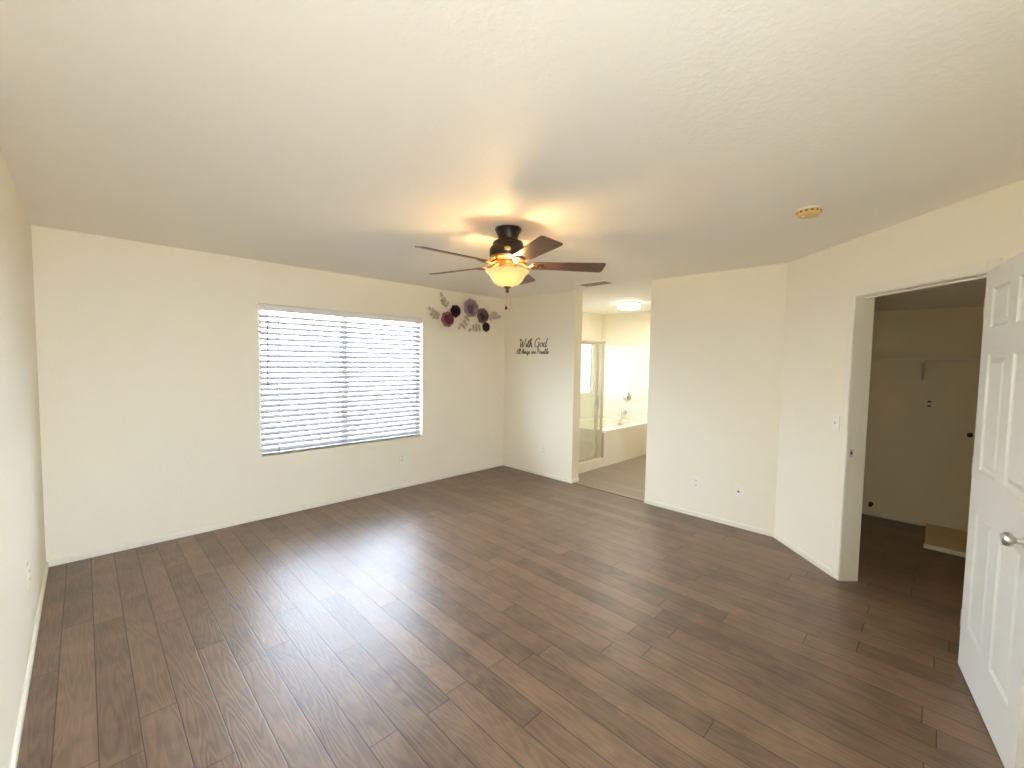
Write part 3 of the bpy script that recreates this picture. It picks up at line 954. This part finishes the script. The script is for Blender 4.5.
def mixer():
    root = thing('tub_valve', 'round chrome mixer valve on the wall over the tub', 'faucet valve', (XF - 0.012, 3.945, 0.93), wall_rot((-1, 0)))
    R = Matrix.Rotation(PI / 2, 4, 'X')
    bm = bmesh.new(); add_lathe(bm, [(0, 0), (0.082, 0), (0.082, 0.004), (0.070, 0.010), (0.030, 0.014), (0, 0.014)], 36, mtx=R)
    obj('trim_plate', bm, M_CHROME, root, True)
    bm = bmesh.new(); add_lathe(bm, [(0, 0.013), (0.028, 0.013), (0.026, 0.045), (0.020, 0.052), (0, 0.054)], 28, mtx=R)
    add_tube(bm, [(0, -0.045, 0), (0.03, -0.050, -0.03), (0.055, -0.052, -0.065)], [0.011, 0.009, 0.007], 10)
    obj('lever', bm, M_CHROME, root, True)
    sp = thing('tub_spout', 'short chrome spout over the tub below the valve', 'spout', (XF - 0.075, 3.945, 0.665), wall_rot((-1, 0)))
    bm = bmesh.new()
    add_tube(bm, [(0, 0, 0), (0, -0.06, 0.004), (0, -0.12, -0.004), (0, -0.15, -0.03), (0, -0.155, -0.055)], [0.030, 0.027, 0.026, 0.024, 0.021], 18)
    obj('spout_body', bm, M_CHROME, sp, True)
    bm = bmesh.new(); add_lathe(bm, [(0, 0), (0.040, 0), (0.038, 0.008), (0, 0.010)], 24, mtx=R)
    obj('flange', bm, M_CHROME, sp, True)
mixer()

def shower():
    x0 = XB + TB + 0.012
    pan = thing('shower_pan', 'low beige shower base with a raised front curb', 'shower base', (x0, YT, 0))
    w = TX0 - x0
    bm = bmesh.new()
    add_box(bm, (0, 0.0, 0), (w - 0.001, 0.075, 0.145), 0.008)
    obj('curb', bm, M_TUB, pan)
    bm = bmesh.new(); add_box(bm, (0, 0.075, 0), (w - 0.001, YW - YT - 0.014, 0.06), 0.0)
    obj('base', bm, M_TUB, pan)
    root = thing('shower_enclosure', 'glass shower enclosure with a satin metal frame beside the tub', 'shower enclosure', (x0, YT + 0.038, 0.145))
    hh = 1.855 - 0.145
    fr = 0.022
    xs0, xs1, xp = 0.004, 0.708, w - 0.030
    bm = bmesh.new()
    add_box(bm, (0, -0.016, 0), (fr, 0.016, hh), 0.002)                       # wall jamb
    add_box(bm, (0, -0.018, hh - 0.030), (w, 0.018, hh), 0.002)               # header
    add_box(bm, (0, -0.018, 0), (w - 0.03, 0.018, 0.020), 0.002)              # sill track
    add_box(bm, (xs1 + 0.012, -0.014, 0.02), (xs1 + 0.030, 0.014, hh - 0.03), 0.002)   # strike jamb
    obj('frame', bm, M_SATIN, root)
    bm = bmesh.new(); add_box(bm, (xp - 0.012, -0.018, 0.0), (xp + 0.016, 0.018, hh), 0.003)
    obj('corner_post', bm, M_SATIN, root)
    d = bmesh.new()
    add_box(d, (fr + 0.004, -0.012, 0.024), (fr + 0.026, 0.012, hh - 0.034), 0.002)
    add_box(d, (xs1 - 0.026, -0.012, 0.024), (xs1 + 0.008, 0.012, hh - 0.034), 0.002)
    add_box(d, (fr + 0.026, -0.012, 0.024), (xs1 - 0.026, 0.012, 0.046), 0.002)
    add_box(d, (fr + 0.026, -0.012, hh - 0.056), (xs1 - 0.026, 0.012, hh - 0.034), 0.002)
    door = obj('shower_door', d, M_SATIN, root)
    bm = B(((fr + 0.026, -0.003, 0.046), (xs1 - 0.026, 0.003, hh - 0.056))); obj('glass_panel', bm, M_SHOWER, door)
    bm = bmesh.new(); add_box(bm, (xs1 - 0.022, -0.040, 0.76), (xs1 + 0.010, -0.012, 0.90), 0.004); obj('handle', bm, M_STEEL, door)
    bm = B(((xs1 + 0.030, -0.003, 0.02), (xp - 0.012, 0.003, hh - 0.03))); obj('fixed_panel', bm, M_SHOWER, root)
    # return panel standing on the tub end
    yb = YW - YT - 0.038 - 0.014
    bm = B(((xp - 0.001, 0.018, 0.53 - 0.145 + 0.002), (xp + 0.005, yb, hh - 0.03))); obj('return_panel', bm, M_SHOWER, root)
    bm = bmesh.new()
    add_box(bm, (xp - 0.010, 0.018, hh - 0.030), (xp + 0.014, yb, hh), 0.002)
    add_box(bm, (xp - 0.010, yb - 0.02, 0.53 - 0.145), (xp + 0.014, yb, hh - 0.03), 0.002)
    obj('return_frame', bm, M_SATIN, root)
shower()

# ------------------------------------------------------------------ lettering on the short wall
def smooth_path(pts, sub=5):
    if len(pts) < 3: return [Vector((p[0], p[1])) for p in pts]
    P = [Vector((p[0], p[1])) for p in pts]
    P = [P[0] * 2 - P[1]] + P + [P[-1] * 2 - P[-2]]
    out = []
    for i in range(1, len(P) - 2):
        for k in range(sub):
            t = k / sub
            a, b, c, d = P[i - 1], P[i], P[i + 1], P[i + 2]
            out.append(0.5 * ((2 * b) + (c - a) * t + (2 * a - 5 * b + 4 * c - d) * t * t + (3 * b - a - 3 * c + d) * t ** 3))
    out.append(P[-2])
    return out
O_ = [(0.36, 0.42), (0.18, 0.46), (0.03, 0.30), (0.05, 0.08), (0.2, 0.0), (0.36, 0.12), (0.38, 0.32), (0.28, 0.46)]
A_ = [(0.38, 0.40), (0.2, 0.46), (0.04, 0.28), (0.06, 0.06), (0.2, 0.0), (0.36, 0.16), (0.40, 0.42)]
GLYPH = {   # width, strokes  (x-height about 0.45, ascender 1.0)
    'W': (1.0, [[(-0.02, 0.72), (0.06, 0.95), (0.17, 0.92), (0.16, 0.5), (0.14, 0.08), (0.24, 0.12), (0.42, 0.55), (0.5, 0.8), (0.47, 0.4), (0.50, 0.04), (0.62, 0.14), (0.85, 0.65), (0.90, 0.98), (0.80, 1.0)]]),
    'G': (0.85, [[(0.72, 0.80), (0.62, 0.98), (0.38, 0.98), (0.12, 0.70), (0.05, 0.32), (0.18, 0.04), (0.42, 0.02), (0.62, 0.22), (0.68, 0.48), (0.42, 0.46)], [(0.68, 0.48), (0.66, 0.05), (0.54, -0.2)]]),
    'i': (0.24, [[(0.0, 0.12), (0.12, 0.45), (0.08, 0.1), (0.16, 0.0), (0.26, 0.14)], [(0.15, 0.62), (0.17, 0.68)]]),
    't': (0.32, [[(0.0, 0.12), (0.20, 0.85), (0.12, 0.15), (0.20, 0.0), (0.34, 0.14)], [(0.02, 0.55), (0.34, 0.58)]]),
    'h': (0.46, [[(0.0, 0.12), (0.22, 0.8), (0.20, 1.0), (0.10, 0.85), (0.06, 0.0), (0.18, 0.36), (0.32, 0.44), (0.32, 0.1), (0.38, 0.0), (0.48, 0.14)]]),
    'o': (0.46, [O_ + [(0.46, 0.40)]]),
    'd': (0.50, [A_, [(0.52, 1.0), (0.40, 0.42), (0.38, 0.1), (0.44, 0.0), (0.54, 0.14)]]),
    'A': (0.72, [[(0.0, 0.0), (0.2, 0.4), (0.44, 0.98), (0.5, 0.5), (0.54, 0.0), (0.66, 0.06)], [(0.14, 0.34), (0.58, 0.38)]]),
    'l': (0.26, [[(0.0, 0.12), (0.22, 0.75), (0.20, 1.0), (0.10, 0.85), (0.08, 0.12), (0.16, 0.0), (0.28, 0.14)]]),
    'n': (0.46, [[(0.0, 0.36), (0.08, 0.44), (0.06, 0.0), (0.18, 0.36), (0.32, 0.44), (0.32, 0.1), (0.38, 0.0), (0.48, 0.14)]]),
    'g': (0.46, [A_, [(0.40, 0.42), (0.36, -0.2), (0.18, -0.40), (0.05, -0.28), (0.46, 0.12)]]),
    's': (0.36, [[(0.0, 0.1), (0.2, 0.46), (0.28, 0.2), (0.2, 0.0), (0.04, 0.06)], [(0.2, 0.0), (0.38, 0.14)]]),
    'a': (0.48, [A_, [(0.40, 0.42), (0.38, 0.1), (0.44, 0.0), (0.52, 0.14)]]),
    'r': (0.36, [[(0.0, 0.12), (0.12, 0.48), (0.20, 0.38), (0.24, 0.12), (0.28, 0.0), (0.40, 0.14)]]),
    'e': (0.38, [[(0.02, 0.16), (0.24, 0.24), (0.28, 0.42), (0.16, 0.46), (0.04, 0.24), (0.12, 0.0), (0.26, 0.02), (0.40, 0.16)]]),
    'P': (0.62, [[(0.12, 0.0), (0.20, 0.5), (0.24, 0.96)], [(0.02, 0.78), (0.24, 1.0), (0.52, 0.94), (0.52, 0.62), (0.30, 0.46), (0.20, 0.48)]]),
    'b': (0.42, [[(0.0, 0.12), (0.22, 0.8), (0.18, 1.0), (0.09, 0.85), (0.06, 0.1), (0.18, 0.0), (0.34, 0.16), (0.32, 0.40), (0.20, 0.40)], [(0.32, 0.38), (0.44, 0.40)]]),
}
def text_line(text, y0, z0, size, width, rad, slant=0.28):
    """strokes laid on the x=XB wall, reading towards smaller y"""
    total = sum(0.34 if c == ' ' else GLYPH[c][0] for c in text)
    kx = width / (total * size)
    bm = bmesh.new(); cur = 0.0
    for c in text:
        if c == ' ':
            cur += 0.34; continue
        w, strokes = GLYPH[c]
        for st in strokes:
            pth = smooth_path(st, 4)
            L_, R_, L2, R2 = [], [], [], []
            for i, p in enumerate(pth):
                q = pth[min(i + 1, len(pth) - 1)] - pth[max(i - 1, 0)]
                if q.length < 1e-6: q = Vector((1, 0))
                nrm = Vector((-q.y, q.x)).normalized()
                u = (cur + p.x + slant * p.y * 0.5) * size * kx; v = p.y * size
                k = rad * (0.75 + 0.5 * abs(nrm.x))
                for lst, sgn, x in ((L_, 1, XB - 0.0014), (R_, -1, XB - 0.0014), (L2, 1, XB - 0.0001), (R2, -1, XB - 0.0001)):
                    lst.append(bm.verts.new((x, y0 - (u + sgn * nrm.x * k), z0 + v + sgn * nrm.y * k)))
            for i in range(len(pth) - 1):
                bm.faces.new((L_[i], L_[i + 1], R_[i + 1], R_[i]))
                bm.faces.new((L_[i], L2[i], L2[i + 1], L_[i + 1]))
                bm.faces.new((R_[i], R_[i + 1], R2[i + 1], R2[i]))
            for i in (0, len(pth) - 1): bm.faces.new((L_[i], R_[i], R2[i], L2[i]))
        cur += w
    return bm
dec = thing('wall_lettering', 'black script lettering saying With God all things are possible on the short wall', 'wall lettering', (0, 0, 0))
obj('upper_line', text_line('With God', 4.215, 1.742, 0.118, 0.50, 0.0050), M_BLACK, dec)
obj('lower_line', text_line('All things are Possible', 4.275, 1.652, 0.066, 0.60, 0.0034), M_BLACK, dec)

# ------------------------------------------------------------------ paper flowers and leaves on the window wall
def petal(bm, T, length, width, curl, cup, nu=6, nv=6):
    """petal growing along local +x from the origin, thickness in the mesh; curl lifts the tip, cup lifts the sides"""
    rows = []
    for side in (0.0006, -0.0006):
        g = []
        for i in range(nu):
            u = i / (nu - 1)
            wu = width * (0.35 + 0.65 * math.sin(PI * min(1, 0.12 + 0.80 * u)) ** 0.8)
            if u > 0.85: wu *= 0.86
            r = []
            for j in range(nv):
                v = -1 + 2 * j / (nv - 1)
                x = length * u * (1 - 0.10 * v * v * u)
                z = curl * length * (u ** 2) + cup * width * v * v * (0.4 + .6 * u) + side
                if u > 0.8: z -= 0.10 * length * (u - 0.8) / 0.2
                r.append(bm.verts.new(T @ V(x, wu * v, z)))
            g.append(r)
        rows.append(g)
    for s, g in enumerate(rows):
        for i in range(nu - 1):
            for j in range(nv - 1):
                q = (g[i][j], g[i + 1][j], g[i + 1][j + 1], g[i][j + 1])
                bm.faces.new(q if s == 0 else q[::-1])
    a, b = rows
    rim = [(i, 0) for i in range(nu)] + [(nu - 1, j) for j in range(1, nv)] + [(i, nv - 1) for i in range(nu - 2, -1, -1)] + [(0, j) for j in range(nv - 2, 0, -1)]
    for k in range(len(rim)):
        (i, j), (i2, j2) = rim[k], rim[(k + 1) % len(rim)]
        bm.faces.new((a[i][j], b[i][j], b[i2][j2], a[i2][j2]))

def paper_flower(x, z, R, seed, m_out, m_mid, m_in, label):
    rnd = random.Random(seed)
    root = thing('paper_flower', label, 'paper flower', (x, YW, z), 0.0, group='paper flowers on the window wall')
    root.rotation_euler = (PI / 2, 0, 0)      # local z points out of the wall
    specs = [(7, 0.18, 0.86, 0.52, 0.22, 0.10, 0.00), (6, 0.13, 0.70, 0.40, 0.55, 0.20, 0.10), (5, 0.09, 0.50, 0.34, 0.95, 0.26, 0.17)]
    bm = bmesh.new()
    for li, (n, off, ln, wd, curl, cup, h) in enumerate(specs):
        if li == 1:
            obj('outer_petals', bm, m_out, root, True)
            bm = bmesh.new()
        ph = rnd.random() * 6
        for k in range(n):
            a = ph + 2 * PI * k / n + rnd.uniform(-.1, .1)
            T = Matrix.Rotation(a, 4, 'Z') @ Matrix.Translation((off * R * 0.4, 0, 0.004 + h * R)) @ Matrix.Rotation(-rnd.uniform(0.08, 0.2), 4, 'Y')
            petal(bm, T, ln * R, wd * R * rnd.uniform(.92, 1.08), curl, cup)
    obj('inner_petals', bm, m_mid, root, True)
    bm = bmesh.new()
    for n, rad, hgt in ((4, 0.30, 0.42), (3, 0.20, 0.46), (2, 0.11, 0.48)):
        for k in range(n):      # rolled heart: upright overlapping strips
            a0 = rnd.random() * 6 + 2 * PI * k / n
            pts_o, pts_i = [], []
            m = 9
            vo = []
            for i in range(m):
                t = i / (m - 1); a = a0 + t * (2 * PI / n) * 1.35
                r = rad * R * (0.92 + 0.25 * t)
                col = []
                for rr, zz in ((r * 0.75, 0.05 * R), (r, hgt * R * (0.75 + .25 * math.sin(PI * t))), (r * 1.07, hgt * R * (0.74 + .25 * math.sin(PI * t))), (r * 0.82, 0.05 * R)):
                    col.append(bm.verts.new((rr * math.cos(a), rr * math.sin(a), zz)))
                vo.append(col)
            for i in range(m - 1):
                for c in range(4):
                    bm.faces.new((vo[i][c], vo[i][(c + 1) % 4], vo[i + 1][(c + 1) % 4], vo[i + 1][c]))
            bm.faces.new(vo[0]); bm.faces.new(vo[-1][::-1])
    add_lathe(bm, [(0, 0), (0.30 * R, 0.0), (0.30 * R, 0.08 * R), (0, 0.10 * R)], 20)
    obj('heart', bm, m_in, root, True)
    return root

paper_flower(3.690, 2.245, 0.142, 1, M_LILAC, M_LILACMID, M_LILACIN, 'largest lilac paper flower at the top of the cluster')
paper_flower(3.440, 2.182, 0.092, 2, M_PLUM, M_PLUMMID, M_PLUM, 'dark plum paper flower between the pink and lilac ones')
paper_flower(3.310, 2.066, 0.112, 3, M_MAUVE, M_MAUVEIN, M_MAUVEIN, 'mauve pink paper flower nearest the window')
paper_flower(3.902, 2.160, 0.120, 4, M_ROSE, M_ROSEMID, M_ROSEIN, 'dusty mauve paper flower with dark heart right of the lilac one')
paper_flower(3.974, 2.012, 0.076, 5, M_PLUM, M_PLUMMID, M_PLUM, 'smallest dark paper flower at lower right of the cluster')

def leaf_sprig(a, b, n, size, seed, label, bend=0.03):
    """stem from a to b on the wall (x,z) with paired leaves"""
    rnd = random.Random(seed)
    root = thing('leaf_sprig', label, 'paper leaves', (a[0], YW, a[1]), 0.0, group='paper leaf sprigs on the window wall')
    d = Vector((b[0] - a[0], b[1] - a[1])); Ln = d.length; ang = math.atan2(d.y, d.x)
    root.rotation_euler = (PI / 2, 0, 0)
    R = Matrix.Rotation(ang, 4, 'Z')
    def pt(t): return R @ V(Ln * t, bend * math.sin(PI * t), 0.006 + 0.02 * t)
    bm = bmesh.new(); add_tube(bm, [pt(t / 6) for t in range(7)], 0.0022, 6)
    obj('stem', bm, M_STEM, root, True)
    bm = bmesh.new()
    for i in range(n):
        t = 0.12 + 0.88 * i / (n - 1)
        sides = (0,) if i == n - 1 else (1, -1)
        for s in sides:
            s_ = size * rnd.uniform(0.85, 1.1) * (1.0 - 0.25 * abs(t - 0.5))
            T = Matrix.Translation(pt(t)) @ R @ Matrix.Rotation(s * math.radians(rnd.uniform(40, 62)), 4, 'Z') @ Matrix.Rotation(-rnd.uniform(.1, .35), 4, 'Y')
            petal(bm, T, s_, s_ * 0.36, 0.12, 0.35, 6, 5)
    obj('leaves', bm, M_LEAF, root, True)
leaf_sprig((3.335, 2.235), (3.225, 2.345), 4, 0.072, 11, 'pale leaf sprig reaching up above the dark plum flower')
leaf_sprig((3.205, 2.092), (3.055, 2.165), 4, 0.075, 12, 'pale leaf sprig reaching left toward the window')
leaf_sprig((3.66, 2.14), (3.505, 1.985), 4, 0.072, 13, 'pale leaf sprig hanging under the lilac flower')
leaf_sprig((3.895, 1.982), (3.700, 1.955), 4, 0.072, 14, 'pale leaf sprig pointing left from the smallest flower', -0.03)
leaf_sprig((4.035, 2.130), (4.170, 2.165), 4, 0.072, 15, 'pale leaf sprig pointing right toward the room corner')
